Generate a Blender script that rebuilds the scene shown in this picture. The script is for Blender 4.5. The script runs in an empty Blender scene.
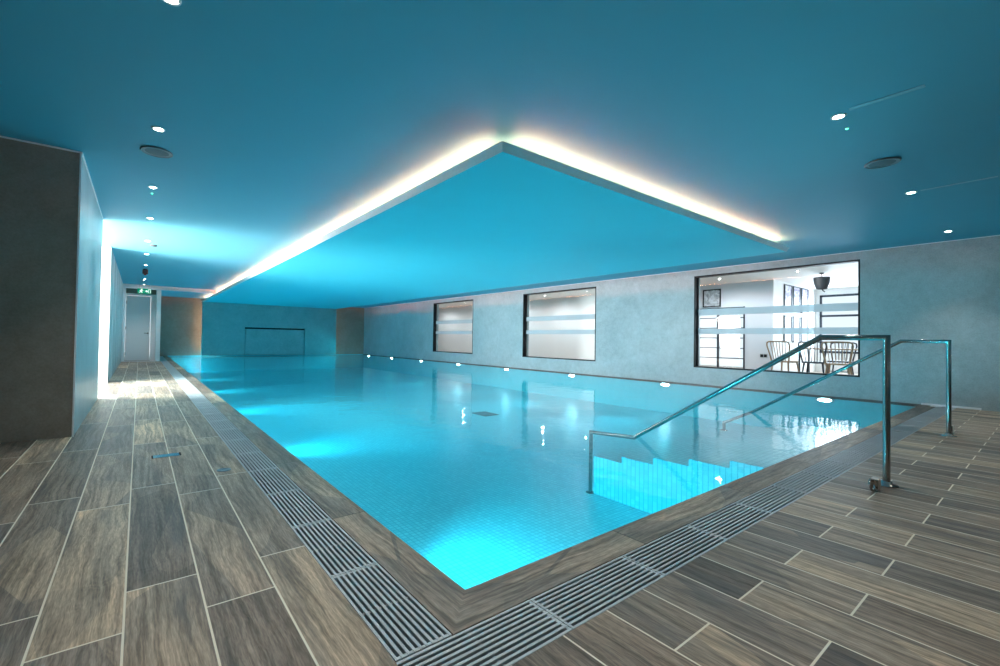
import bpy, math, random
from mathutils import Vector, Matrix
random.seed(7)
S = bpy.context.scene
COL = S.collection

# ------------------------------------------------------------------ camera
YAW, PITCH, ROLL = 0.63762, 0.015215, 0.015834
cam_d = bpy.data.cameras.new('camera'); cam = bpy.data.objects.new('camera', cam_d); COL.objects.link(cam)
F = Vector((math.sin(YAW)*math.cos(PITCH), math.cos(YAW)*math.cos(PITCH), math.sin(PITCH)))
R = Vector((math.cos(YAW), -math.sin(YAW), 0)); U = R.cross(F)
R2 = R*math.cos(ROLL)+U*math.sin(ROLL); U2 = U*math.cos(ROLL)-R*math.sin(ROLL)
M = Matrix((R2, U2, -F)).transposed().to_4x4(); M.translation = Vector((-1.01318, -1.34462, 0.95))
cam.matrix_world = M
cam_d.sensor_fit = 'HORIZONTAL'; cam_d.sensor_width = 36.0
cam_d.lens = 440.16*36.0/1000.0
cam_d.shift_x = 0.03443; cam_d.shift_y = -0.0006
cam_d.clip_start = 0.02; cam_d.clip_end = 200
S.camera = cam

# ------------------------------------------------------------------ world, exposure
wd = bpy.data.worlds.new('overcast_sky'); S.world = wd; wd.use_nodes = True
wd.node_tree.nodes['Background'].inputs[0].default_value = (0.86, 0.94, 1.0, 1)
wd.node_tree.nodes['Background'].inputs[1].default_value = 0.5
S.view_settings.view_transform = 'Standard'; S.view_settings.look = 'None'
S.view_settings.exposure = 1.2; S.view_settings.gamma = 1.0; S.view_settings.use_curve_mapping = False
S.cycles.use_denoising = True
S.cycles.max_bounces = 10; S.cycles.diffuse_bounces = 5; S.cycles.glossy_bounces = 4
S.cycles.transparent_max_bounces = 16
S.cycles.caustics_reflective = False; S.cycles.caustics_refractive = False
S.cycles.sample_clamp_indirect = 6.0

# ------------------------------------------------------------------ dimensions (metres)
W, L, END = 9.239, 21.65, 22.2         # window wall x, feature panel y, far wall y
CZ = 2.626                             # ceiling height
CO, GR = 0.18, 0.209                   # coping and grate widths
OUT = CO+GR
WATER, POOL = -0.015, -0.75            # water level, pool floor
BX = -1.487                            # face of the left walls
RX0, RX1, RY0 = 1.244, 7.42, 1.258     # ceiling raft
RZ0, RZ1 = 2.447, 2.510
CAFE_F, CAFE_C, CAFE_B = 0.12, 2.66, 12.45
WIN = [(14.85, 12.04), (9.28, 6.39), (3.654, 0.771)]
WZ0, WZ1 = 0.40, 2.465

# ------------------------------------------------------------------ lamps of the place
E_POOL_R, E_POOL_L = 195, 112
E_DOWN = 20
POOL_RGB = (0.025, 0.79, 1.0)
LED_RGB, LED_E = (1.0, 0.30, 0.155), 62
def area_lamp(name, loc, direction, sx, sy, energy, rgb, parent=None, spread=math.pi):
    d = bpy.data.lights.new(name, 'AREA'); d.shape = 'RECTANGLE'; d.size = sx; d.size_y = sy
    d.energy = energy; d.color = rgb; d.spread = spread
    o = bpy.data.objects.new(name, d); COL.objects.link(o); o.location = loc
    o.rotation_euler = Vector(direction).to_track_quat('-Z', 'Y').to_euler()
    if parent: o.parent = parent
    return o
def spot_lamp(name, loc, direction, energy, rgb, angle, blend=0.5, radius=0.04, parent=None):
    d = bpy.data.lights.new(name, 'SPOT'); d.energy = energy; d.color = rgb
    d.spot_size = math.radians(angle); d.spot_blend = blend; d.shadow_soft_size = radius
    o = bpy.data.objects.new(name, d); COL.objects.link(o); o.location = loc
    o.rotation_euler = Vector(direction).to_track_quat('-Z', 'Y').to_euler()
    if parent: o.parent = parent
    return o
# daylight through the lobby window on the left and the café windows
area_lamp('lobby_daylight', (-4.95, 8.3, 1.30), (1, 0.02, -0.30), 2.2, 2.2, 730, (1.0, 0.94, 0.90))
area_lamp('window_daylight', (15.72, 1.8, 1.55), (-1, 0, -0.05), 2.6, 1.7, 80, (0.74, 0.87, 1.0))

# ------------------------------------------------------------------ helpers
class MB:
    def __init__(s): s.v=[]; s.f=[]; s.sm=[]
    def add(s, vs, fs, smooth=False):
        n=len(s.v); s.v += [tuple(p) for p in vs]
        s.f += [tuple(n+i for i in f) for f in fs]; s.sm += [smooth]*len(fs); return s
    def box(s, a, b, bev=0.0):
        x0,y0,z0=[min(p,q) for p,q in zip(a,b)]; x1,y1,z1=[max(p,q) for p,q in zip(a,b)]
        if bev <= 0:
            vs=[(x0,y0,z0),(x1,y0,z0),(x1,y1,z0),(x0,y1,z0),(x0,y0,z1),(x1,y0,z1),(x1,y1,z1),(x0,y1,z1)]
            return s.add(vs,[(3,2,1,0),(4,5,6,7),(0,1,5,4),(1,2,6,5),(2,3,7,6),(3,0,4,7)])
        e=bev; r=[]
        def ring(z,i): return [(x0+i,y0,z),(x1-i,y0,z),(x1,y0+i,z),(x1,y1-i,z),(x1-i,y1,z),(x0+i,y1,z),(x0,y1-i,z),(x0,y0+i,z)]
        def inner(z): return [(x0+e,y0+e,z),(x1-e,y0+e,z),(x1-e,y0+e,z),(x1-e,y1-e,z),(x1-e,y1-e,z),(x0+e,y1-e,z),(x0+e,y1-e,z),(x0+e,y0+e,z)]
        vs = inner(z0)+ring(z0+e,e)+ring(z1-e,e)+inner(z1); fs=[]
        for k in range(3):
            for i in range(8):
                j=(i+1)%8; fs.append((8*k+i,8*k+j,8*(k+1)+j,8*(k+1)+i))
        fs.append((7,5,3,1)); fs.append((24,26,28,30))
        return s.add(vs,fs)
    def tube(s, pts, r, seg=12, closed=False, cap=True, r2=None, ref=None):
        P=[Vector(p) for p in pts]; n=len(P); vs=[]; prev=None
        for i,p in enumerate(P):
            if closed: t0=(P[i]-P[i-1]).normalized(); t1=(P[(i+1)%n]-P[i]).normalized()
            else:
                t0=(P[i]-P[i-1]).normalized() if i>0 else (P[1]-P[0]).normalized()
                t1=(P[i+1]-P[i]).normalized() if i<n-1 else t0
            t=(t0+t1).normalized(); c=max(0.35, t.dot(t1))
            if prev is None:
                a=Vector(ref) if ref else (Vector((0,0,1)) if abs(t.z)<0.9 else Vector((1,0,0)))
            else: a=prev
            u=(a-t*a.dot(t)).normalized(); w=t.cross(u); prev=u
            bis=(t1-t0)
            rr = r if r2 is None else r+(r2-r)*i/(n-1)
            for k in range(seg):
                an=2*math.pi*k/seg; d=u*math.cos(an)*rr+w*math.sin(an)*rr
                if bis.length>1e-4:
                    b=bis.normalized(); d += b*d.dot(b)*(1/c-1)
                vs.append(p+d)
        fs=[]
        for i in range(n if closed else n-1):
            j=(i+1)%n
            for k in range(seg):
                m=(k+1)%seg; fs.append((i*seg+k,i*seg+m,j*seg+m,j*seg+k))
        s.add(vs,fs,True)
        if cap and not closed:
            s.add(vs[:seg],[tuple(reversed(range(seg)))]); s.add(vs[-seg:],[tuple(range(seg))])
        return s
    def lathe(s, prof, c, seg=32, axis='z', smooth=True):
        vs=[]
        for (r,h) in prof:
            for k in range(seg):
                a=2*math.pi*k/seg; x,y=r*math.cos(a),r*math.sin(a)
                vs.append({'z':(c[0]+x,c[1]+y,c[2]+h),'x':(c[0]+h,c[1]+x,c[2]+y),'y':(c[0]+y,c[1]+h,c[2]+x)}[axis])
        fs=[]
        for i in range(len(prof)-1):
            for k in range(seg):
                m=(k+1)%seg; fs.append((i*seg+k,i*seg+m,(i+1)*seg+m,(i+1)*seg+k))
        s.add(vs,fs,smooth)
        s.add(vs[:seg],[tuple(reversed(range(seg)))]); s.add(vs[-seg:],[tuple(range(seg))])
        return s
    def prism(s, poly, z0, z1):
        n=len(poly); vs=[(x,y,z0) for x,y in poly]+[(x,y,z1) for x,y in poly]
        fs=[tuple(reversed(range(n))),tuple(range(n,2*n))]+[(i,(i+1)%n,n+(i+1)%n,n+i) for i in range(n)]
        return s.add(vs,fs)
    def build(s, name, mat, parent=None):
        m=bpy.data.meshes.new(name); m.from_pydata(s.v,[],s.f); m.update()
        m.polygons.foreach_set('use_smooth', s.sm); m.update()
        for mm in (mat if isinstance(mat,(list,tuple)) else [mat]): m.materials.append(mm)
        o=bpy.data.objects.new(name,m); COL.objects.link(o)
        if parent: 
            o.parent=parent; o.matrix_parent_inverse=Matrix.Translation(parent.location).inverted()
        return o
def tag(o, label=None, cat=None, group=None, kind=None):
    if label: o['label']=label
    if cat: o['category']=cat
    if group: o['group']=group
    if kind: o['kind']=kind
    return o
def thing(name, loc, label, cat, group=None):
    o=bpy.data.objects.new(name,None); COL.objects.link(o); o.location=loc; o.empty_display_size=.1
    return tag(o,label,cat,group)
def struct(name, mb, mat, label=None):
    return tag(mb.build(name,mat), label, None, None, 'structure')
def copy_tree(o, loc, label=None, rotz=None):
    def rec(a, parent):
        c=a.copy(); COL.objects.link(c)
        if parent: c.parent=parent; c.matrix_parent_inverse=a.matrix_parent_inverse.copy()
        for ch in list(a.children):
            rec(ch,c)
        return c
    c=rec(o,None); c.location=loc
    if rotz is not None: c.rotation_euler=(0,0,rotz)
    if label: c['label']=label
    return c

# ------------------------------------------------------------------ material helpers
class NT:
    def __init__(s, name):
        s.m=bpy.data.materials.new(name); s.m.use_nodes=True; s.t=s.m.node_tree; s.t.nodes.clear()
        s.out=s.n('ShaderNodeOutputMaterial')
    def n(s, typ, **kw):
        o=s.t.nodes.new(typ)
        for k,v in kw.items(): setattr(o,k,v)
        return o
    def l(s,a,b): s.t.links.new(a,b)
    def put(s, sock, v):
        if isinstance(v, bpy.types.NodeSocket): s.l(v,sock)
        elif v is not None:
            if sock.type=='RGBA' and len(v)==3: v=(*v,1)
            sock.default_value=v
    def math(s, op, a, b=None, c=None, clamp=False):
        o=s.n('ShaderNodeMath', operation=op, use_clamp=clamp)
        for i,v in enumerate((a,b,c)):
            if v is not None: s.put(o.inputs[i],v)
        return o.outputs[0]
    def mix(s, f, a, b, mode='MIX'):
        o=s.n('ShaderNodeMix', data_type='RGBA', blend_type=mode)
        s.put(o.inputs[0],f); s.put(o.inputs[6],a); s.put(o.inputs[7],b); return o.outputs[2]
    def noise(s, vec, scale, detail=4, rough=.55, dist=0.0):
        o=s.n('ShaderNodeTexNoise'); s.put(o.inputs['Vector'],vec)
        o.inputs['Scale'].default_value=scale; o.inputs['Detail'].default_value=detail
        o.inputs['Roughness'].default_value=rough; o.inputs['Distortion'].default_value=dist
        return o.outputs[0]
    def ramp(s, f, stops):
        o=s.n('ShaderNodeValToRGB'); e=o.color_ramp.elements
        while len(e)>1: e.remove(e[-1])
        e[0].position=stops[0][0]; e[0].color=(*stops[0][1],1)
        for p,c in stops[1:]:
            q=e.new(p); q.color=(*c,1)
        s.put(o.inputs[0],f); return o.outputs[0]
    def xyz(s, x, y, z):
        o=s.n('ShaderNodeCombineXYZ')
        for i,v in enumerate((x,y,z)): s.put(o.inputs[i],v)
        return o.outputs[0]
    def coords(s):
        c=s.n('ShaderNodeTexCoord').outputs['Object']; sp=s.n('ShaderNodeSeparateXYZ'); s.l(c,sp.inputs[0])
        return c, sp.outputs[0], sp.outputs[1], sp.outputs[2]
    def step(s, v, a, b):
        o=s.n('ShaderNodeMapRange', interpolation_type='SMOOTHSTEP'); s.put(o.inputs[0],v)
        o.inputs[1].default_value=a; o.inputs[2].default_value=b; return o.outputs[0]
    def bsdf(s, color, rough=.5, metal=0.0, spec=.5, normal=None, emit=None, estr=0.0, coat=0.0):
        b=s.n('ShaderNodeBsdfPrincipled'); s.put(b.inputs['Base Color'],color); s.put(b.inputs['Roughness'],rough)
        s.put(b.inputs['Metallic'],metal); s.put(b.inputs['Specular IOR Level'],spec)
        if normal: s.l(normal,b.inputs['Normal'])
        if emit: s.put(b.inputs['Emission Color'],emit); b.inputs['Emission Strength'].default_value=estr
        if coat: b.inputs['Coat Weight'].default_value=coat
        s.l(b.outputs[0],s.out.inputs[0]); return s.m
    def bump(s, h, strength=.3, dist=.01):
        o=s.n('ShaderNodeBump'); o.inputs['Strength'].default_value=strength; o.inputs['Distance'].default_value=dist
        s.put(o.inputs['Height'],h); return o.outputs[0]
def plain(name, color, rough=.5, metal=0.0, spec=.5, var=.06, scale=40):
    t=NT(name); c,_,_,_=t.coords(); n=t.noise(c,scale,3)
    f=t.math('MULTIPLY_ADD', n, var*2, 1-var)
    col=t.mix(1.0, color, t.xyz(f,f,f), 'MULTIPLY')
    return t.bsdf(col, rough, metal, spec)
def emitter(name, rgb, strength):
    t=NT(name); e=t.n('ShaderNodeEmission'); t.put(e.inputs[0],rgb); e.inputs[1].default_value=strength
    t.l(e.outputs[0],t.out.inputs[0]); return t.m

PAL = [(0.0,(.060,.048,.038)),(.16,(.120,.094,.072)),(.34,(.185,.140,.102)),(.50,(.100,.088,.076)),
       (.66,(.225,.172,.124)),(.80,(.140,.114,.090)),(.92,(.290,.220,.150)),(1.0,(.35,.26,.175))]
def wood_tile(name, along='y', planks=True, length=1.335, wet=False):
    t=NT(name); c,x,y,z=t.coords()
    if along=='x': x,y=y,x
    if planks:
        u=t.math('DIVIDE', t.math('ADD',x,-BX+0.003), 0.228); k=t.math('FLOOR',u); fu=t.math('FRACT',u)
        par=t.math('MODULO', t.math('ADD',k,200.0), 2.0)
        y0=t.math('MULTIPLY_ADD', par, -0.27, 0.70)
        w=t.math('DIVIDE', t.math('SUBTRACT',y,y0), length)
    else:
        k=0.0; fu=None; w=t.math('DIVIDE', t.math('ADD',y,-0.92), length)
    nI=t.math('FLOOR',w); fw=t.math('FRACT',w)
    wn=t.n('ShaderNodeTexWhiteNoise', noise_dimensions='2D'); t.l(t.xyz(k,nI,0.0),wn.inputs['Vector'])
    wid=wn.outputs['Value']; wsp=t.n('ShaderNodeSeparateColor'); t.l(wn.outputs['Color'],wsp.inputs[0])
    ox=t.math('MULTIPLY',wid,37.0); oy=t.math('MULTIPLY',wsp.outputs[1],53.0)
    px=t.math('ADD',x,ox); py=t.math('ADD',y,oy)
    # broad reclaimed patches with diagonal edges inside each board
    pv=t.xyz(t.math('MULTIPLY',px,3.0),t.math('MULTIPLY',py,1.1),0.0)
    vo=t.n('ShaderNodeTexVoronoi'); vo.inputs['Scale'].default_value=1.3; t.l(pv,vo.inputs['Vector'])
    vs=t.n('ShaderNodeSeparateColor'); t.l(vo.outputs['Color'],vs.inputs[0])
    tone=t.math('ADD', t.math('MULTIPLY',wid,.86), t.math('MULTIPLY',vs.outputs[0],.14))
    base=t.ramp(tone,PAL)
    # grain, rings and streaks
    warp=t.noise(t.xyz(t.math('MULTIPLY',px,3.2),t.math('MULTIPLY',py,1.0),0.0),1.6,4)
    gx=t.math('ADD', t.math('MULTIPLY',px,42.0), t.math('MULTIPLY',warp,4.0))
    g1=t.noise(t.xyz(gx,t.math('MULTIPLY',py,1.5),0.0),1.0,8,.70)
    rings=t.math('SINE', t.math('MULTIPLY', warp, 150.0))
    rmask=t.step(wsp.outputs[2],.45,.8)
    g2=t.noise(t.xyz(t.math('MULTIPLY',px,5.0),t.math('MULTIPLY',py,.9),3.0),1.6,5,.6)
    fine=t.noise(t.xyz(t.math('MULTIPLY',px,190.0),t.math('MULTIPLY',py,16.0),0.0),1.0,4,.65)
    f=t.math('MULTIPLY_ADD', t.step(g1,.30,.70), 1.75, .75)
    f=t.math('MULTIPLY', f, t.math('MULTIPLY_ADD', g2, 1.1, .45))
    f=t.math('MULTIPLY', f, t.math('MULTIPLY_ADD', fine, 1.7, .22))
    f=t.math('ADD', f, t.math('MULTIPLY', t.math('MULTIPLY',rings,rmask), .11))
    col=t.mix(1.0, base, t.xyz(f,f,f), 'MULTIPLY')
    # cool grey smears along the boards
    sm=t.step(t.noise(t.xyz(t.math('MULTIPLY',px,7.0),t.math('MULTIPLY',py,.8),9.0),1.3,4),.52,.72)
    col=t.mix(t.math('MULTIPLY',sm,.55), col, (.085,.088,.092))
    h=t.math('ADD', t.math('MULTIPLY',g1,.5), t.math('MULTIPLY',fine,.3))
    rough=t.math('MULTIPLY_ADD', g2, .30, .36)
    ey=t.math('MULTIPLY', t.math('MINIMUM', fw, t.math('SUBTRACT',1.0,fw)), length)
    e=ey
    if planks:
        ex=t.math('MULTIPLY', t.math('MINIMUM', fu, t.math('SUBTRACT',1.0,fu)), .228)
        e=t.math('MINIMUM', ex, ey)
    j=t.math('SUBTRACT', 1.0, t.step(e, .0026, .0042 if planks else .0034))
    col=t.mix(j, col, (.88,.80,.65) if planks else (.12,.10,.085))
    rough=t.math('MAXIMUM', rough, t.math('MULTIPLY',j,.8))
    h=t.math('SUBTRACT', h, t.math('MULTIPLY',j,.8))
    return t.bsdf(col, rough, 0, .35, t.bump(h,.35,.003))
def concrete(name, a, b, rough=.42):
    t=NT(name); c,x,y,z=t.coords()
    n1=t.noise(c,1.7,8,.62,.4); n2=t.noise(c,9.0,8,.7); n3=t.noise(c,60.0,3,.6)
    f=t.math('ADD', t.math('MULTIPLY',n1,.55), t.math('MULTIPLY',n2,.45))
    col=t.ramp(f,[(.30,a),(.72,b)])
    g=t.math('MULTIPLY_ADD', n3, .5, .75); col=t.mix(1.0,col,t.xyz(g,g,g),'MULTIPLY')
    return t.bsdf(col, t.math('MULTIPLY_ADD',n2,.25,rough-.1), 0, .45, t.bump(f,.25,.004))
def pool_tile(name):
    t=NT(name); c,x,y,z=t.coords()
    def ln(v,p):
        fr=t.math('FRACT',t.math('DIVIDE',v,p)); return t.math('MINIMUM',fr,t.math('SUBTRACT',1.0,fr))
    p=.048
    e=t.math('MINIMUM', ln(x,p), ln(y,p))
    j=t.math('SUBTRACT',1.0,t.step(e,.05,.11))
    cell=t.xyz(t.math('FLOOR',t.math('DIVIDE',x,p)),t.math('FLOOR',t.math('DIVIDE',y,p)),t.math('FLOOR',t.math('DIVIDE',z,p)))
    wn=t.n('ShaderNodeTexWhiteNoise'); t.l(cell,wn.inputs['Vector'])
    col=t.ramp(wn.outputs['Value'],[(0,(.14,.70,.79)),(1,(.20,.80,.88))])
    col=t.mix(j,col,(.06,.56,.66))
    return t.bsdf(col,.35,0,.3)
def water_mat():
    t=NT('water'); c,x,y,z=t.coords()
    n1=t.noise(c,1.1,2,.5); n2=t.noise(t.xyz(t.math('MULTIPLY',x,1.0),t.math('MULTIPLY',y,1.0),2.0),5.5,2,.5)
    h=t.math('ADD', n1, t.math('MULTIPLY',n2,.22))
    h=t.math('ADD',h,t.math('MULTIPLY',t.noise(c,15.0,2,.5),.075))
    nm=t.bump(h,.32,.03)
    fr=t.n('ShaderNodeFresnel'); fr.inputs[0].default_value=1.175; t.l(nm,fr.inputs['Normal'])
    tr=t.n('ShaderNodeBsdfTransparent'); tr.inputs[0].default_value=(.90,.985,1.0,1)
    gl=t.n('ShaderNodeBsdfGlossy'); gl.inputs['Roughness'].default_value=.015; t.l(nm,gl.inputs['Normal'])
    mx=t.n('ShaderNodeMixShader'); t.l(fr.outputs[0],mx.inputs[0]); t.l(tr.outputs[0],mx.inputs[1]); t.l(gl.outputs[0],mx.inputs[2])
    bf=t.n('ShaderNodeNewGeometry').outputs['Backfacing']
    t.l(t.math('MULTIPLY',fr.outputs[0],t.math('SUBTRACT',1.0,bf)),mx.inputs[0])
    t.l(mx.outputs[0],t.out.inputs[0]); return t.m
def glass_mat():
    t=NT('clear_glass')
    fr=t.n('ShaderNodeFresnel'); fr.inputs[0].default_value=1.35
    tr=t.n('ShaderNodeBsdfTransparent'); tr.inputs[0].default_value=(.95,.98,.985,1)
    gl=t.n('ShaderNodeBsdfGlossy'); gl.inputs['Roughness'].default_value=.01
    mx=t.n('ShaderNodeMixShader'); t.l(fr.outputs[0],mx.inputs[0]); t.l(tr.outputs[0],mx.inputs[1]); t.l(gl.outputs[0],mx.inputs[2])
    bf=t.n('ShaderNodeNewGeometry').outputs['Backfacing']
    t.l(t.math('MULTIPLY',fr.outputs[0],t.math('SUBTRACT',1.0,bf)),mx.inputs[0])
    t.l(mx.outputs[0],t.out.inputs[0]); return t.m
def frost_mat():
    t=NT('frosted_film')
    tr=t.n('ShaderNodeBsdfTransparent'); tr.inputs[0].default_value=(.80,.88,.9,1)
    df=t.n('ShaderNodeBsdfDiffuse'); df.inputs[0].default_value=(.46,.57,.64,1)
    tl=t.n('ShaderNodeBsdfTranslucent'); tl.inputs[0].default_value=(.9,.95,.97,1)
    m1=t.n('ShaderNodeMixShader'); m1.inputs[0].default_value=.45; t.l(df.outputs[0],m1.inputs[1]); t.l(tl.outputs[0],m1.inputs[2])
    m2=t.n('ShaderNodeMixShader'); m2.inputs[0].default_value=.66; t.l(tr.outputs[0],m2.inputs[1]); t.l(m1.outputs[0],m2.inputs[2])
    t.l(m2.outputs[0],t.out.inputs[0]); return t.m

DECK=wood_tile('wood_look_deck_tile','y')
COPE_Y=wood_tile('wood_look_coping_tile','y',False,1.2)
COPE_X=wood_tile('wood_look_coping_tile_across','x',False,1.2)
CONC=concrete('pool_lit_microcement',(.27,.345,.365),(.45,.545,.575),.36)  # bluish copy of the wall microcement, pool light put into its colour
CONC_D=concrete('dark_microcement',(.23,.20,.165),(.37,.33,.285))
CEIL=plain('ceiling_paint',(.14,.45,.58),.65,0,.2,.02,3)  # white ceiling with the pool's cyan glow put into its colour
RAFT=plain('raft_paint',(.11,.70,.82),.6,0,.25,.02,3)  # white raft, cyan light from the water mixed into the paint
WHITE=plain('white_paint',(.80,.80,.79),.55,0,.3,.03,6)
TRIMW=plain('pale_trim',(.86,.90,.93),.45)
DOORP=plain('pale_grey_laminate',(.78,.81,.83),.35)
BLACK=plain('black_metal',(.008,.010,.013),.5,0,.2)
DARKV=plain('black_void',(.004,.004,.005),.9)
STEEL=plain('polished_steel',(.33,.33,.32),.20,1.0,.5,.03)
BRUSH=plain('brushed_steel',(.50,.52,.54),.32,1.0,.5,.06)
GRATE=plain('grey_grate_plastic',(.52,.57,.59),.42,0,.18,.08,20)
TILE=pool_tile('pool_mosaic')
WATERM=water_mat(); GLASS=glass_mat(); FROST=frost_mat()
CREAM=plain('cream_wall_paint',(.80,.81,.82),.6,0,.3,.03,2)
CAFEW=plain('grey_cafe_paint',(.66,.70,.76),.6,0,.3,.03,2)
OAKF=plain('oak_floor',(.42,.34,.27),.4)
ASH=plain('light_ash_wood',(.36,.235,.145),.4,0,.5,.18,25)
NAVY=plain('dark_blue_paint',(.020,.028,.045),.4)
LAMP=emitter('downlight_glow',(1.0,.93,.86),110)
PLAMP=emitter('pool_lamp_glow',(.55,.93,1.0),40)
LED=emitter('warm_led',LED_RGB,LED_E)
GREENL=emitter('green_indicator',(.05,1.0,.45),5)
SIGNG=emitter('exit_sign_green',(.0,.36,.22),.35)
SIGNW=emitter('exit_sign_white',(.85,1.0,.92),.8)

# ------------------------------------------------------------------ structure: floor, pool, coping
fl=MB()
fl.box((-4.6,-4.6,-.12),(-OUT,END,0)); fl.box((-OUT,-4.6,-.12),(W,-OUT,0))
fl.box((-5.1,7.0,-.12),(-4.6,9.6,0))
struct('floor',fl,DECK)
ch=MB()   # channels under the grates
ch.box((-OUT,-OUT,-.20),(-CO,END,-.18)); ch.box((-CO,-OUT,-.20),(W,-CO,-.18))
ch.box((-OUT-.01,-OUT-.01,-.2),(-OUT,END,-.12)); ch.box((-OUT,-OUT-.01,-.2),(W,-OUT,-.12))
struct('floor_channel',ch,DARKV)
mb=MB().prism([(-CO,-CO),(0,0),(0,END),(-CO,END)],-.19,0.0); struct('trim_1',mb,COPE_Y)
mb=MB().prism([(-CO,-CO),(W,-CO),(W,0),(0,0)],-.19,0.0); struct('trim_2',mb,COPE_X)
mb=MB().box((W-.035,0,-.04),(W,END,.006)); struct('trim_3',mb,concrete('dark_edge_stone',(.10,.085,.08),(.18,.15,.14)))
pb=MB()
pb.box((0,0,POOL-.05),(W,END,POOL))
pb.box((-.03,-.03,POOL-.05),(0,END,-.03)); pb.box((0,-.03,POOL-.05),(W,0,-.03))
pb.box((W-.02,0,POOL),(W,END,-.03)); pb.box((0,END-.02,POOL),(W,END,.0))
struct('floor_pool',pb,TILE)
# entry steps descending from the front edge between the handrails
st=MB()
pr=[(0.0,POOL+.001),(0.0,-.06)]
for i in range(5):
    pr += [(.352*(i+1),-.06-.068*i)]
    if i<4: pr += [(.352*(i+1),-.06-.068*(i+1))]
pr += [(.352*5,POOL+.001)]
n=len(pr)
st.add([(3.10,a,b) for a,b in pr]+[(6.15,a,b) for a,b in pr],[tuple(range(n)),tuple(reversed(range(n,2*n)))]+[((i+1)%n,i,n+i,n+(i+1)%n) for i in range(n)])
struct('pool_steps',st,TILE,'pale tiled entry steps under the water')
wt=MB().add([(0,0,WATER),(W,0,WATER),(W,END,WATER),(0,END,WATER)],[(0,1,2,3)])
tag(wt.build('pool_water',WATERM),'still turquoise water filling the long indoor pool','water',None,'stuff')

# ------------------------------------------------------------------ structure: walls
wr=MB(); X0,X1=W,W+.26; YB=-4.6
wr.box((X0,YB,-.6),(X1,END+.3,WZ0)); wr.box((X0,YB,WZ1),(X1,END+.3,CZ+.12))
ys=[YB]+[v for a,b in reversed(WIN) for v in (b,a)]+[END+.3]
for i in range(0,len(ys),2): wr.box((X0,ys[i],WZ0),(X1,ys[i+1],WZ1))
struct('wall_right',wr,CONC)
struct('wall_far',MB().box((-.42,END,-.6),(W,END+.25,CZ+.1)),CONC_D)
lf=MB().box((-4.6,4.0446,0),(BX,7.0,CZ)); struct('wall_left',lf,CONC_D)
struct('wall_left_side',MB().box((BX,4.0446,0),(BX+.006,7.0,CZ)),CONC)  # thin skin: pool light on this side of the block, put into colour
w2=MB().box((BX-.3,9.62,0),(BX,18.3,CZ))
for k in range(6):
    pass
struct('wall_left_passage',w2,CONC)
wj=MB()
for yy in (10.9,12.2,13.5,14.8,16.1): wj.box((BX-.001,yy-.012,0),(BX+.004,yy+.012,CZ))
struct('trim_4',wj,TRIMW)
struct('wall_back',MB().box((-4.75,-4.75,0),(W,-4.6,CZ)),CONC_D)
struct('wall_left_near',MB().box((-4.75,-4.6,0),(-4.6,4.0446,CZ)),CONC_D)
lob=MB()
lob.box((-5.2,9.6,0),(BX-.002,9.618,CZ)); lob.box((-5.2,7.0,0),(BX-.002,7.012,CZ))
lob.box((-5.2,7.0,2.42),(-5.1,9.62,CZ)); lob.box((-5.2,7.0,0),(-5.1,9.62,.12))
struct('wall_lobby',lob,WHITE)
lw=MB()
for a,b in ((7.0,7.06),(8.27,8.33),(9.54,9.6)): lw.box((-5.16,a,.12),(-5.10,b,2.42))
lw.box((-5.16,7.0,.12),(-5.10,9.6,.18)); lw.box((-5.16,7.0,2.36),(-5.10,9.6,2.42))
lwin=struct('window_4',lw,BLACK)
MB().box((-5.135,7.06,.18),(-5.127,9.54,2.36)).build('pane',GLASS,lwin)
# end of the walkway: door box
ds=MB(); DY=18.0
ds.box((-.555,17.55,0),(-.42,END,CZ)); ds.box((BX,DY+.12,2.34),(-.555,DY+.3,CZ))
struct('wall_store',ds,WHITE)
struct('wall_store_panel',MB().box((BX,DY+.10,2.37),(-.555,DY+.12,2.56)),CONC_D)
fr=MB()
fr.box((BX,17.55,0),(BX+.07,DY+.12,CZ)); fr.box((BX,DY-.02,2.30),(-.555,DY+.13,2.37)); fr.box((-.70,DY-.02,0),(-.555,DY+.13,2.30))
fr.box((BX,17.5,-.0),(-.42,17.62,.012))
door=struct('door_1',MB().box((-1.405,DY+.02,.012),(-.715,DY+.07,2.285),.004),DOORP)
struct('trim_5',fr,TRIMW)
hd=MB().tube([(-.775,DY+.02,.98),(-.775,DY-.035,.98),(-.88,DY-.035,.98)],.010,8); hd.lathe([(.025,0),(.025,-.008)],(-.775,DY+.02,.98),16,'y')
hd.build('door_handle',STEEL,door)
for zz in (.25,1.15,2.05):
    MB().tube([(-1.40,DY+.012,zz-.05),(-1.40,DY+.012,zz+.05)],.009,8).build('door_hinge',BLACK,door)
struct('beam',MB().box((BX,17.3,2.50),(RX0+.02,17.5,CZ)),WHITE)
# far feature panel, flush with the raft, with a waterfall slot
PX0,PX1=RX0,RX1; SX0,SX1=3.0,5.79
fp=MB()
fp.box((PX0,L,.045),(SX0,L+.14,RZ0)); fp.box((SX1,L,.045),(PX1,L+.14,RZ0)); fp.box((SX0,L,1.35),(SX1,L+.14,RZ0))
fp.box((SX0+.03,L+.008,.045),(SX1-.03,L+.14,1.27)); fp.box((SX0,L+.09,.045),(SX1,L+.14,1.35))
TEALC=concrete('smooth_microcement',(.17,.36,.37),(.28,.54,.55))
panel=struct('wall_feature',fp,TEALC)
spt=thing('waterfall_spout',(4.395,L+.03,1.27),'wide dark waterfall slot set in the far feature wall','spout')
MB().box((SX0+.002,L-.02,1.274),(SX1-.002,L+.07,1.286)).build('lip',BLACK,spt)
MB().box((SX0+.005,L+.06,1.286),(SX1-.005,L+.07,1.348)).build('slot_back',DARKV,spt)
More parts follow.
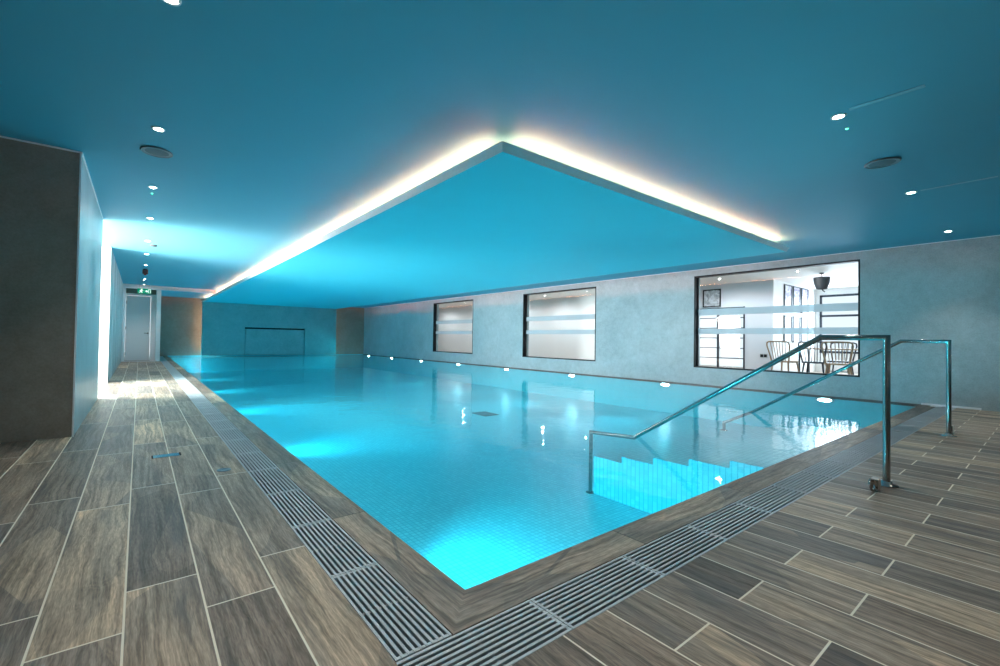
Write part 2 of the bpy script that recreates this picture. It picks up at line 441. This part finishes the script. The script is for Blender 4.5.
# vertical light lines at both edges of the feature panel
for nm,xa,lab in (('left',PX0+.05,'warm vertical light strip behind the left edge of the far feature wall'),('right',PX1-.05,'dim vertical light strip behind the right edge of the far feature wall')):
    t_=thing('light_strip',(xa,L+.17,.05),lab,'light strip')
    MB().box((xa-.03,L+.14,.05),(xa+.03,L+.155,RZ0)).build('channel',BRUSH,t_)
    MB().box((xa-.012,L+.155,.06),(xa+.012,L+.163,RZ0-.02)).build('light_tape',emitter('golden_led',(1.0,.62,.34),14) if nm=='left' else emitter('dim_led',(1.0,.62,.34),5),t_)
# ------------------------------------------------------------------ ceiling and raft
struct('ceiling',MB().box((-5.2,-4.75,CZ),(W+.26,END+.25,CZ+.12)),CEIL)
raft=thing('ceiling_raft',(4.33,11.5,RZ0),'huge flat suspended ceiling raft over the pool with glowing edges','ceiling panel')
BV=.034   # chamfer added so the raft edge catches more light from below
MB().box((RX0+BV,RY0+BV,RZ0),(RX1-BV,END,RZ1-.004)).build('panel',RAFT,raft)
ed=MB()
def chamfer(o0,o1,i0,i1):     # outer top edge o0-o1, inner bottom edge i0-i1
    ed.add([(*o0,RZ1+.002),(*o1,RZ1+.002),(*i1,RZ0-.001),(*i0,RZ0-.001),(*i0,RZ1-.002),(*i1,RZ1-.002)],[(0,1,2,3),(3,2,5,4),(4,5,1,0)])
chamfer((RX0,END),(RX0,RY0),(RX0+BV,END),(RX0+BV,RY0+BV))
chamfer((RX0,RY0),(RX1,RY0),(RX0+BV,RY0+BV),(RX1-BV,RY0+BV))
chamfer((RX1,RY0),(RX1,END),(RX1-BV,RY0+BV),(RX1-BV,END))
ed.build('edge_trim',TRIMW,raft)
for hx in (2.2,4.3,6.4):
    for hy in (3,8,13,18): MB().tube([(hx,hy,RZ1-.01),(hx,hy,CZ+.01)],.012,8).build('hanger',BRUSH,raft)
s_=.085
for a,b in (((RX0+s_,RY0+.22),(RX0+s_+.012,L)),((RX0+.22,RY0+s_),(RX1-.15,RY0+s_+.012)),((RX1-s_-.012,RY0+.3),(RX1-s_,L))):
    MB().box((a[0],a[1],RZ1+.012),(b[0],b[1],RZ1+.022)).build('light_tape',LED,raft)
    MB().box((a[0]-.004,a[1]-.004,RZ1),(b[0]+.004,b[1]+.004,RZ1+.012)).build('tape_rail',BRUSH,raft)
# thin pale bead where walls meet the ceiling and at the block corner
bd=MB()
bd.box((-4.6,4.038,CZ-.014),(BX+.012,4.0446,CZ)); bd.box((BX+.006,4.0446,CZ-.018),(BX+.016,7.0,CZ)); bd.box((BX-.004,4.038,0),(BX+.01,4.0446,CZ))
bd.box((W-.012,-4.6,CZ-.012),(W,END,CZ))
struct('trim_6',bd,TRIMW)

# ------------------------------------------------------------------ windows in the long wall
for i,(ya,yb) in enumerate(WIN):
    f=MB(); d0,d1,tk=W-.004,W+.15,.035
    f.box((d0,ya-.014,WZ0+.014),(d1,ya+.012,WZ1-.016)); f.box((d0,yb-.012,WZ0+.014),(d1,yb+.014,WZ1-.016))
    f.box((d0,yb-.012,WZ0-.014),(d1,ya+.012,WZ0+.014)); f.box((d0,yb-.012,WZ1-.016),(d1,ya+.012,WZ1+.014))
    f.box((W+.10,ya-tk,WZ0),(W+.14,ya,WZ1)); f.box((W+.10,yb,WZ0),(W+.14,yb+tk,WZ1))
    wn=struct('window_%d'%(i+1),f,BLACK)
    MB().box((W+.117,yb,WZ0),(W+.123,ya,WZ1)).build('pane',GLASS,wn)
    b=MB()
    for z0,z1 in ((1.575,1.72),(1.15,1.275)): b.box((W+.113,yb+tk,z0),(W+.1165,ya-tk,z1))
    b.build('frosted_band',FROST,wn)

# ------------------------------------------------------------------ room behind the windows
struct('floor_cafe',MB().box((W+.26,-1.0,CAFE_F-.1),(16.05,END+.3,CAFE_F)),OAKF)
struct('ceiling_cafe',MB().box((W+.26,-1.0,CAFE_C),(16.05,END+.3,CAFE_C+.1)),WHITE)
cb=MB(); cy=3.16; wy0,wy1,wz0,wz1=3.86,5.45,.22,1.98
cb.box((CAFE_B,cy+.02,CAFE_F),(CAFE_B+.15,wy0,CAFE_C)); cb.box((CAFE_B,wy1,CAFE_F),(CAFE_B+.15,6.2,CAFE_C))
cb.box((CAFE_B,wy0,CAFE_F),(CAFE_B+.15,wy1,wz0)); cb.box((CAFE_B,wy0,wz1),(CAFE_B+.15,wy1,CAFE_C))
struct('wall_cafe',cb,CAFEW)
struct('wall_corridor',MB().box((CAFE_B,6.2,CAFE_F),(CAFE_B+.15,END+.3,CAFE_C)),CREAM)
struct('wall_cafe_side',MB().box((CAFE_B,cy,CAFE_F),(15.85,cy+.02,CAFE_C)),WHITE)
fw=MB(); by0,by1,bz0,bz1=.4,3.06,.70,2.46
fw.box((15.85,-1,CAFE_F),(16.0,by0,CAFE_C)); fw.box((15.85,by1,CAFE_F),(16.0,cy+.2,CAFE_C)); fw.box((15.85,by0,CAFE_F),(16.0,by1,bz0)); fw.box((15.85,by0,bz1),(16.0,by1,CAFE_C))
struct('wall_cafe_far',fw,WHITE)
struct('wall_cafe_end',MB().box((W+.26,-1.15,CAFE_F),(16.0,-1.0,CAFE_C)),WHITE)
struct('wall_corridor_end',MB().box((W+.26,END+.2,CAFE_F),(CAFE_B,END+.3,CAFE_C)),CREAM)
f=MB()
for yy in (by0,1.22,by1-.05): f.box((15.83,yy,bz0),(15.89,yy+.05,bz1))
for zz in (bz0,1.80,bz1-.05): f.box((15.83,by0,zz),(15.89,by1,zz+.06))
struct('window_5',f,NAVY)
f=MB()
for yy in (wy0,4.55,5.13): f.box((CAFE_B-.01,yy-.02,wz0),(CAFE_B+.05,yy+.02,wz1))
for k in range(7):
    zz=wz0+.02+(wz1-wz0-.04)*k/6; f.box((CAFE_B-.01,wy0,zz-.012),(CAFE_B+.04,wy1,zz+.012))
struct('window_6',f,NAVY)
# frames on the café walls
PAPER=plain('print_paper',(.80,.80,.82),.5)
def print_mat(name, a, b):
    t=NT(name); c,x,y,z=t.coords(); n=t.noise(c,7,4,.6,1.0); return t.bsdf(t.ramp(n,[(.42,a),(.60,b)]),.4)
ART1=print_mat('violet_print',(.20,.16,.30),(.78,.78,.84)); ART2=print_mat('pencil_print',(.30,.34,.38),(.66,.72,.78))
k=0
for row,(z0,z1) in enumerate(((1.86,2.60),(1.00,1.74))):
    for c_,(xa,xb) in enumerate(((13.17,13.76),(13.84,14.42),(14.50,15.10))):
        o=thing('picture_frame',((xa+xb)/2,cy-.02,z0),'dark framed tall print on the white café side wall, %s row, %s'%(('upper','lower')[row],('nearest the pool','middle one','farthest from the pool')[c_]),'picture','prints on the café side wall')
        m=MB(); t_=.05
        m.box((xa,cy-.03,z0),(xa+t_,cy,z1)); m.box((xb-t_,cy-.03,z0),(xb,cy,z1)); m.box((xa,cy-.03,z0),(xb,cy,z0+t_*.6)); m.box((xa,cy-.03,z1-t_*.6),(xb,cy,z1))
        m.build('frame',NAVY,o)
        MB().box((xa+t_,cy-.012,z0+.03),(xb-t_,cy,z1-.03)).build('mount',PAPER,o)
        if row==0: MB().box((xa+t_,cy-.014,z0+.32),(xb-t_,cy-.012,z1-.03)).build('print',ART1,o)
for ya,yb,lab in ((4.97,4.47,'black framed sketch hanging above the gridded café window'),(5.60,5.085,'black framed print at the far left above the gridded café window')):
    o=thing('picture_frame',(CAFE_B-.02,(ya+yb)/2,2.0),lab,'picture')
    z0,z1,t_=2.0,2.52,.03; m=MB()
    m.box((CAFE_B-.03,yb,z0),(CAFE_B,yb+t_,z1)); m.box((CAFE_B-.03,ya-t_,z0),(CAFE_B,ya,z1)); m.box((CAFE_B-.03,yb,z0),(CAFE_B,ya,z0+t_)); m.box((CAFE_B-.03,yb,z1-t_),(CAFE_B,ya,z1))
    m.build('frame',BLACK,o); MB().box((CAFE_B-.012,yb+t_,z0+t_),(CAFE_B,ya-t_,z1-t_)).build('print',ART2,o)
o=thing('wall_socket',(CAFE_B-.01,3.39,.62),'dark double wall socket low on the grey café wall','socket')
MB().box((CAFE_B-.012,3.29,.58),(CAFE_B,3.47,.68),.003).build('plate',BRUSH,o)
MB().box((CAFE_B-.016,3.305,.595),(CAFE_B-.012,3.37,.665)).box((CAFE_B-.016,3.39,.595),(CAFE_B-.012,3.455,.665)).build('insert',BLACK,o)
# pendant lamp
px,py=12.0,2.02
o=thing('pendant_lamp',(px,py,CAFE_C),'black bucket shaped pendant lamp hanging from the café ceiling','lamp')
MB().lathe([(.045,0),(.045,-.02),(.008,-.03)],(px,py,CAFE_C),20).build('ceiling_rose',BLACK,o)
MB().tube([(px,py,CAFE_C),(px,py,2.55)],.006,6).build('cord',BLACK,o)
MB().lathe([(.02,.0),(.155,-.01),(.16,-.03),(.145,-.16),(.105,-.28),(.09,-.29),(.088,-.28),(.138,-.16),(.15,-.03),(.02,-.02)],(px,py,2.56),24).build('shade',plain('charcoal_shade',(.03,.032,.036),.6),o)
MB().tube([(px,py,2.30),(px+.0,py-.02,2.24),(px,py-.06,2.20)],.012,8).build('bulb_hook',BLACK,o)
# spindle back chairs: built around the origin, back towards -x
def chair(name,label,mat,loc,rotz,group):
    o=thing(name,loc,label,'chair',group)
    def P(mb,n): 
        ob=mb.build(n,mat); ob.parent=o; return ob
    sp=[]
    for i in range(24):
        a=2*math.pi*i/24; sp.append((.21*math.copysign(abs(math.cos(a))**.6,math.cos(a)),.23*math.copysign(abs(math.sin(a))**.6,math.sin(a))))
    P(MB().prism(sp,.42,.455),'seat')
    for sx,sy in ((1,1),(1,-1),(-1,1),(-1,-1)):
        P(MB().tube([(.15*sx,.16*sy,.43),(.21*sx,.21*sy,0)],.019,8,r2=.013),'leg')
    P(MB().tube([(.18*-1,.185,.2),(.18,.185,.2)],.010,6).tube([(-.18,-.185,.2),(.18,-.185,.2)],.010,6).tube([(0,-.185,.2),(0,.185,.2)],.010,6),'stretcher')
    hoop=[(-.17,-.185,.44),(-.205,-.215,.62),(-.245,-.245,.80),(-.258,-.235,.86),(-.262,-.19,.885),(-.262,0,.89),(-.262,.19,.885),(-.258,.235,.86),(-.245,.245,.80),(-.205,.215,.62),(-.17,.185,.44)]
    P(MB().tube(hoop,.016,8),'back_hoop')
    for i in range(6):
        y=-.135+.27*i/5
        P(MB().tube([(-.18,y*.9,.44),(-.222,y*1.05,.67),(-.262,y*1.2,.885)],.0075,6),'spindle')
    o.rotation_euler=(0,0,rotz); return o
CG='spindle chairs round the café table'
chair('dining_chair','light wood spindle chair with its back to the glass, left of the café table',ASH,(10.75,2.36,CAFE_F),-.25,CG)
chair('dining_chair','light wood spindle chair, back to the glass, at the right end of the window',ASH,(10.55,1.36,CAFE_F),.12,CG)
chair('dining_chair','dark blue spindle chair between the two light wood chairs at the café table',NAVY,(10.95,1.86,CAFE_F),.05,CG)
chair('dining_chair','dark blue spindle chair on the far side of the café table',NAVY,(12.35,1.75,CAFE_F),math.pi,CG)
chair('dining_chair','light wood spindle chair on the far side of the café table, right one',ASH,(12.3,1.05,CAFE_F),math.pi-.1,CG)
o=thing('dining_table',(11.62,1.55,CAFE_F),'dark framed café table with spindle chairs round it','table')
MB().box((11.25,.85,CAFE_F+.72),(12.0,2.3,CAFE_F+.75),.006).build('tabletop',ASH,o)
for sx,sy in ((11.3,.9),(11.95,.9),(11.3,2.25),(11.95,2.25)): MB().tube([(sx,sy,CAFE_F+.72),(sx,sy,CAFE_F)],.02,8).build('leg',NAVY,o)

_u=['first','second','third','fourth','fifth','sixth','seventh','eighth','ninth','tenth','eleventh','twelfth','thirteenth','fourteenth','fifteenth','sixteenth','seventeenth','eighteenth','nineteenth']
ORD=list(_u)
for a_,b_ in (('twentieth','twenty'),('thirtieth','thirty'),('fortieth','forty')): ORD += [a_]+[b_+' '+w_ for w_ in _u[:9]]
# ------------------------------------------------------------------ drain grates
def grate_mesh(name, ln, wd=GR-.006):
    m=MB(); n=10; bw=.0104; g=(wd-n*bw)/(n-1)
    for i in range(n):
        a=-wd/2+i*(bw+g); m.box((-ln/2,a,-.006),(ln/2,a+bw,-.001),.001)
        m.box((-ln/2,a+bw/2-.0015,-.040),(ln/2,a+bw/2+.0015,-.0055))
    for e in (-1,1):
        xa=e*(ln/2-.007); m.box((xa-.006,-wd/2,-.030),(xa+.006,wd/2,-.0025))
    m.box((-.006,-wd/2,-.030),(.006,wd/2,-.012))
    return m
g0=grate_mesh('drain_grate',.553).build('drain_grate',GRATE)
tag(g0,'grey slatted drain grate in the long row along the left side of the pool','grate','drain grates along the left side of the pool')
n=0; yy=.944-.555*2-.012
while yy+.555<END+.1:
    c=yy+.2775
    o=g0 if n==0 else g0.copy()
    if n: COL.objects.link(o)
    o['label']='%s grey slatted drain grate from the near corner, left side of the pool'%ORD[n]
    o.location=(-(CO+GR/2),c,0); o.rotation_euler=(0,0,math.pi/2); n+=1; yy+=.555
g1=grate_mesh('drain_grate',.570).build('drain_grate',GRATE)
tag(g1,'grey slatted drain grate in the row along the front edge of the pool','grate','drain grates along the front edge of the pool')
xx=.158-.572; n=0
while xx<W-.05:
    e=min(xx+.572,W-.005)
    o=g1 if n==0 else g1.copy()
    if n: COL.objects.link(o)
    o['label']='%s grey slatted drain grate from the near corner, front edge of the pool'%ORD[n]
    o.location=((xx+e)/2,-(CO+GR/2),0); o.scale=((e-xx)/.572,1,1); n+=1; xx+=.572
tag(MB().box((W-.16,-CO-.06,.0),(W-.005,-CO+.06,.006)).box((W-.012,-OUT-.25,0),(W-.002,-.0,.03)).build('corner_strip',TRIMW),'small pale metal strip at the foot of the window wall beyond the grates','strip')

# ------------------------------------------------------------------ handrails with anchors
def handrail(x,label,aside,alabel,tail):
    y=-.64; top=1.005
    o=thing('handrail',(x,y,0),label,'handrail','pool entry handrails')
    MB().tube([(x,y,.0),(x,y,top),(x,-.275,top),(x,1.235,WATER)]+tail,.020,14,ref=(1,0,0)).build('rail',STEEL,o)
    MB().lathe([(.062,0),(.062,.008),(.030,.014),(.030,.03),(.023,.03)],(x,y,0),24).build('base_flange',STEEL,o)
    MB().lathe([(.05,0),(.05,.006),(.024,.01)],tail[-1],20).build('foot_flange',STEEL,o)
    MB().tube([(x-.012,y+.0,.03),(x+.012,y,.03)],.008,8).build('grub_screw',BLACK,o)
    ax=x+aside
    a=thing('deck_anchor',(ax,y+.02,0),alabel,'anchor','chrome anchors beside the handrails')
    MB().box((ax-.022,y-.004,.0),(ax+.022,y+.040,.080),.004).build('block',plain('bronzed_steel',(.62,.55,.50),.34,1.0),a)
    rc=[(ax-.088+.046*math.cos(q*math.pi/8),y+.02+.01*math.sin(q*math.pi/8),.048+.034*math.sin(q*math.pi/8)) for q in range(16)]
    MB().tube(rc,.0065,8,closed=True).build('ring',STEEL,a)
    MB().box((ax-.046,y+.0,.02),(ax-.023,y+.035,.076),.002).build('plate',STEEL,a)
handrail(3.097,'nearer polished steel handrail, taller in view, descending into the pool from the front deck',-.195,'bronzed chrome anchor block with ring beside the foot of the nearer handrail',[(3.097,1.26,-.035),(3.097,1.80,-.075),(3.097,1.80,POOL)])
handrail(5.93,'farther polished steel handrail, closest to the window wall, descending into the pool',.30,'chrome anchor block with ring beside the foot of the farther handrail',[(5.93,1.56,-.195),(5.93,1.60,-.215),(5.93,1.60,-.332)])

# ------------------------------------------------------------------ deck fittings
o=thing('deck_plate',(-.823,2.82,0),'small rectangular blue-grey metal cover let into the left walkway','cover')
MB().box((-.91,2.775,0),(-.737,2.865,.004),.0015).build('cover',plain('satin_steel',(.55,.60,.63),.18,1.0),o)
MB().box((-.918,2.778,.0),(-.909,2.862,.006)).build('end_slot',DARKV,o)
MB().box((-.738,2.778,.0),(-.727,2.862,.006)).build('end_slot',DARKV,o)
o=tag(MB().lathe([(.045,0),(.045,.002),(.040,.0035),(.012,.0035),(.01,.002)],(-.513,2.17,0),24).build('floor_disc',plain('blue_grey_cap',(.10,.17,.21),.3,.6)),'small round blue-grey cap set in a deck tile beside the left grates','cap')
o=thing('pool_drain',(5.35,6.45,POOL),'dark square drain on the pool floor out in the middle','drain')
MB().box((5.15,6.2,POOL),(5.55,6.7,POOL+.012),.004).build('frame',plain('dark_teal_plastic',(.02,.10,.13),.5),o)
d_=MB()
for k in range(9): d_.box((5.18+.04*k,6.23,POOL+.012),(5.198+.04*k,6.67,POOL+.017))
d_.build('slats',plain('teal_plastic',(.04,.16,.20),.5),o)

# ------------------------------------------------------------------ ceiling fittings
def downlight(x,y,z,label,group,energy,angle=88,rgb=(1.0,.95,.90)):
    o=thing('downlight',(x,y,z),label,'downlight',group)
    MB().lathe([(.030,.0),(.033,-.006),(.046,-.006),(.048,0)],(x,y,z),24).build('trim_ring',WHITE,o)
    MB().lathe([(.030,-.0015),(.015,-.004),(.002,-.004)],(x,y,z),20).build('lens',LAMP,o)
    if energy: spot_lamp('bulb',(0,0,-.012),(0,0,-1),energy,rgb,angle,.6,.03,o)
    return o
ly=[1.29,3.03,4.81,6.48,8.42,10.03,11.87,13.6,15.28,16.95]
downlight(-.92,-.46,CZ,'downlight over the left walkway just behind the nearest one in view','downlights over the left walkway',E_DOWN)
for i,y in enumerate(ly):
    downlight(-.925,y,CZ,'%s glowing downlight from the camera in the row over the left walkway'%ORD[i],'downlights over the left walkway',E_DOWN)
for i,x in enumerate((.41,3.07,5.72,8.39)):
    downlight(x,-.385,CZ,('downlight over the front deck left of those in view','brightest downlight over the front deck, beside a green indicator','middle downlight over the front deck, beyond the round speaker','smallest downlight over the front deck, next to the window wall')[i],'downlights over the front deck',E_DOWN*1.3)
for i,(x,y) in enumerate(((.41,-2.7),(3.07,-2.7),(5.72,-2.7),(-.92,-2.7),(-2.9,-2.0))):
    downlight(x,y,CZ,'downlight over the deck behind the camera','downlights over the rear deck',E_DOWN*1.3)
for i,y in enumerate((2.30,4.03,6.2,8.35,10.3,12.6,15.4,18.2)):
    downlight(11.34,y,CAFE_C,'%s downlight from the front end along the ceiling of the room behind the windows'%ORD[i],'downlights in the room behind the windows',52,172,(.96,.97,1.0))
def speaker(x,y,label):
    o=thing('ceiling_speaker',(x,y,CZ),label,'speaker','round ceiling speakers')
    MB().lathe([(.112,0),(.122,-.006),(.125,-.012),(.118,-.018),(.108,-.012)],(x,y,CZ),40).build('rim',plain('grey_rim',(.20,.25,.28),.4),o)
    MB().lathe([(.108,-.011),(.06,-.014),(.002,-.015)],(x,y,CZ),40).build('grille',plain('grey_mesh',(.10,.15,.18),.6,.3),o)
speaker(-.92,3.57,'round grey ceiling speaker between downlights over the left walkway')
speaker(4.40,-.385,'round grey ceiling speaker between downlights over the front deck')
def slot(x,y0,y1,label):
    o=thing('ceiling_slot',(x,(y0+y1)/2,CZ),label,'slot','thin slots beside the front deck downlights')
    m=MB()
    for e in (-1,1): m.box((x+e*.018-.003,y0,CZ-.004),(x+e*.018+.003,y1,CZ))
    m.box((x-.021,y0,CZ-.004),(x+.021,y0+.006,CZ)); m.box((x-.021,y1-.006,CZ-.004),(x+.021,y1,CZ))
    m.build('frame',plain('slot_frame',(.30,.55,.64),.5),o); MB().box((x-.015,y0+.006,CZ-.0015),(x+.015,y1-.006,CZ)).build('blade',plain('slot_blade',(.30,.62,.72),.5),o)
slot(3.005,-.835,-.46,'thin pale slot in the ceiling at the brightest front downlight')
slot(5.70,-.99,-.46,'thin pale slot in the ceiling at the middle front downlight')
def indicator(x,y,label):
    o=thing('indicator_light',(x,y,CZ),label,'indicator','green emergency indicators')
    MB().lathe([(.014,0),(.014,-.004),(.009,-.006)],(x,y,CZ),16).build('bezel',WHITE,o)
    MB().lathe([(.009,-.005),(.006,-.010),(.001,-.011)],(x,y,CZ),16).build('lens',GREENL,o)
indicator(3.34,-.372,'tiny green indicator light beside the brightest front downlight')
indicator(-.929,5.07,'tiny green indicator light beside the third walkway downlight')
o=thing('smoke_detector',(-.83,8.79,CZ),'flat pale smoke detector on the ceiling in the lit part of the walkway','detector')
MB().lathe([(.055,0),(.055,-.015),(.04,-.03),(.005,-.032)],(-.83,8.79,CZ),24).build('housing',plain('grey_plastic',(.06,.07,.08),.5),o)
o=thing('alarm_sounder',(-.925,12.7,CZ),'dark red alarm sounder hanging from the walkway ceiling','alarm')
MB().lathe([(.05,0),(.05,-.02)],(-.925,12.7,CZ),20).build('base',BLACK,o)
MB().box((-.985,12.64,CZ-.13),(-.865,12.76,CZ-.02),.01).build('body',plain('dark_red_plastic',(.055,.008,.010),.4),o)
MB().lathe([(.03,0),(.03,-.02),(.01,-.03)],(-.925,12.7,CZ-.13),16).build('lens',plain('red_lens',(.35,.01,.01),.2),o)
# exit sign: running figure, arrow and door on green
sx0,sx1,sz0,sz1,sy=-1.10,-.72,2.33,2.50,17.26
o=thing('exit_sign',((sx0+sx1)/2,sy,2.62),'green hanging exit sign with white running figure in front of the end door','sign')
MB().box((sx0,sy,sz0),(sx1,sy+.03,sz1),.004).build('panel',SIGNG,o)
MB().tube([(sx0+.06,sy+.015,sz1),(sx0+.06,sy+.015,CZ)],.005,6).tube([(sx1-.06,sy+.015,sz1),(sx1-.06,sy+.015,CZ)],.005,6).build('hanger',BRUSH,o)
pc=MB(); cx0=sx0+.11; zc=(sz0+sz1)/2; yf=sy-.003
pc.lathe([(.016,0),(.016,.003)],(cx0+.012,yf,zc+.052),14,'y')
def limb(pts,w):
    for p,q in zip(pts,pts[1:]):
        dx,dz=q[0]-p[0],q[1]-p[1]; l=math.hypot(dx,dz); nx,nz=-dz/l*w/2,dx/l*w/2
        vs=[(p[0]+nx,p[1]+nz),(p[0]-nx,p[1]-nz),(q[0]-nx,q[1]-nz),(q[0]+nx,q[1]+nz)]
        pc.add([(a,yf,b) for a,b in vs]+[(a,yf+.003,b) for a,b in vs],[(0,1,2,3),(7,6,5,4),(0,4,5,1),(1,5,6,2),(2,6,7,3),(3,7,4,0)])
limb([(cx0+.005,zc+.036),(cx0-.012,zc-.012)],.026)
limb([(cx0-.012,zc-.012),(cx0+.022,zc-.035),(cx0+.012,zc-.068)],.014); limb([(cx0-.012,zc-.012),(cx0-.035,zc-.045),(cx0-.065,zc-.048)],.014)
limb([(cx0+.004,zc+.028),(cx0+.035,zc+.01),(cx0+.055,zc+.022)],.010); limb([(cx0+.0,zc+.03),(cx0-.032,zc+.022),(cx0-.045,zc-.005)],.010)
pc.build('running_figure',SIGNW,o)
pc=MB(); limb([(sx1-.17,zc),(sx1-.105,zc)],.016); limb([(sx1-.13,zc+.03),(sx1-.10,zc),(sx1-.13,zc-.03)],.016); pc.build('arrow',SIGNW,o)
pc=MB(); limb([(sx1-.075,zc-.07),(sx1-.075,zc+.068),(sx1-.02,zc+.068),(sx1-.02,zc-.07)],.010); pc.build('door_mark',SIGNW,o)

# ------------------------------------------------------------------ underwater lamps
def pool_lamp(y,side,label,group,energy):
    x=W-.02 if side>0 else 0.0
    z=-.075 if side>0 else -.30
    o=thing('pool_lamp',(x,y,z),label,'pool lamp',group)
    s=-side
    for nm,prof,mat in (('bezel',[(.085,0),(.085,s*.010),(.068,s*.016),(.06,s*.012)],BRUSH),('lens',[(.06,s*.012),(.03,s*.016),(.002,s*.017)],PLAMP)):
        m=MB().lathe(prof,(x,y,z),28,'x')
        m.v=[(a,y+(b-y)*1.7,z+(c-z)*.52) for a,b,c in m.v]     # wide oval fixtures
        m.build(nm,mat,o)
    spot_lamp('bulb',(s*.05,0,0),(s*1.0,0,-.45 if side<0 else -.3),energy*(.08 if side<0 else .015),POOL_RGB,150,.6,.05,o)
    spot_lamp('beam',(s*.05,0,0),(s*1.0,0,-.05 if side<0 else .06),energy*1.4,POOL_RGB,75 if side<0 else 66,.95,.05,o)
for k in range(8):
    pool_lamp((1.25,4.33,7.19,10.05,12.91,15.78,18.64,21.4)[k],1,'%s underwater lamp from the front corner along the window wall'%ORD[k],'underwater lamps along the window wall',E_POOL_R)
for k in range(6):
    pool_lamp(1.3+4.1*k,-1,'%s underwater lamp from the front corner in the left pool wall'%ORD[k],'underwater lamps in the left pool wall',E_POOL_L)
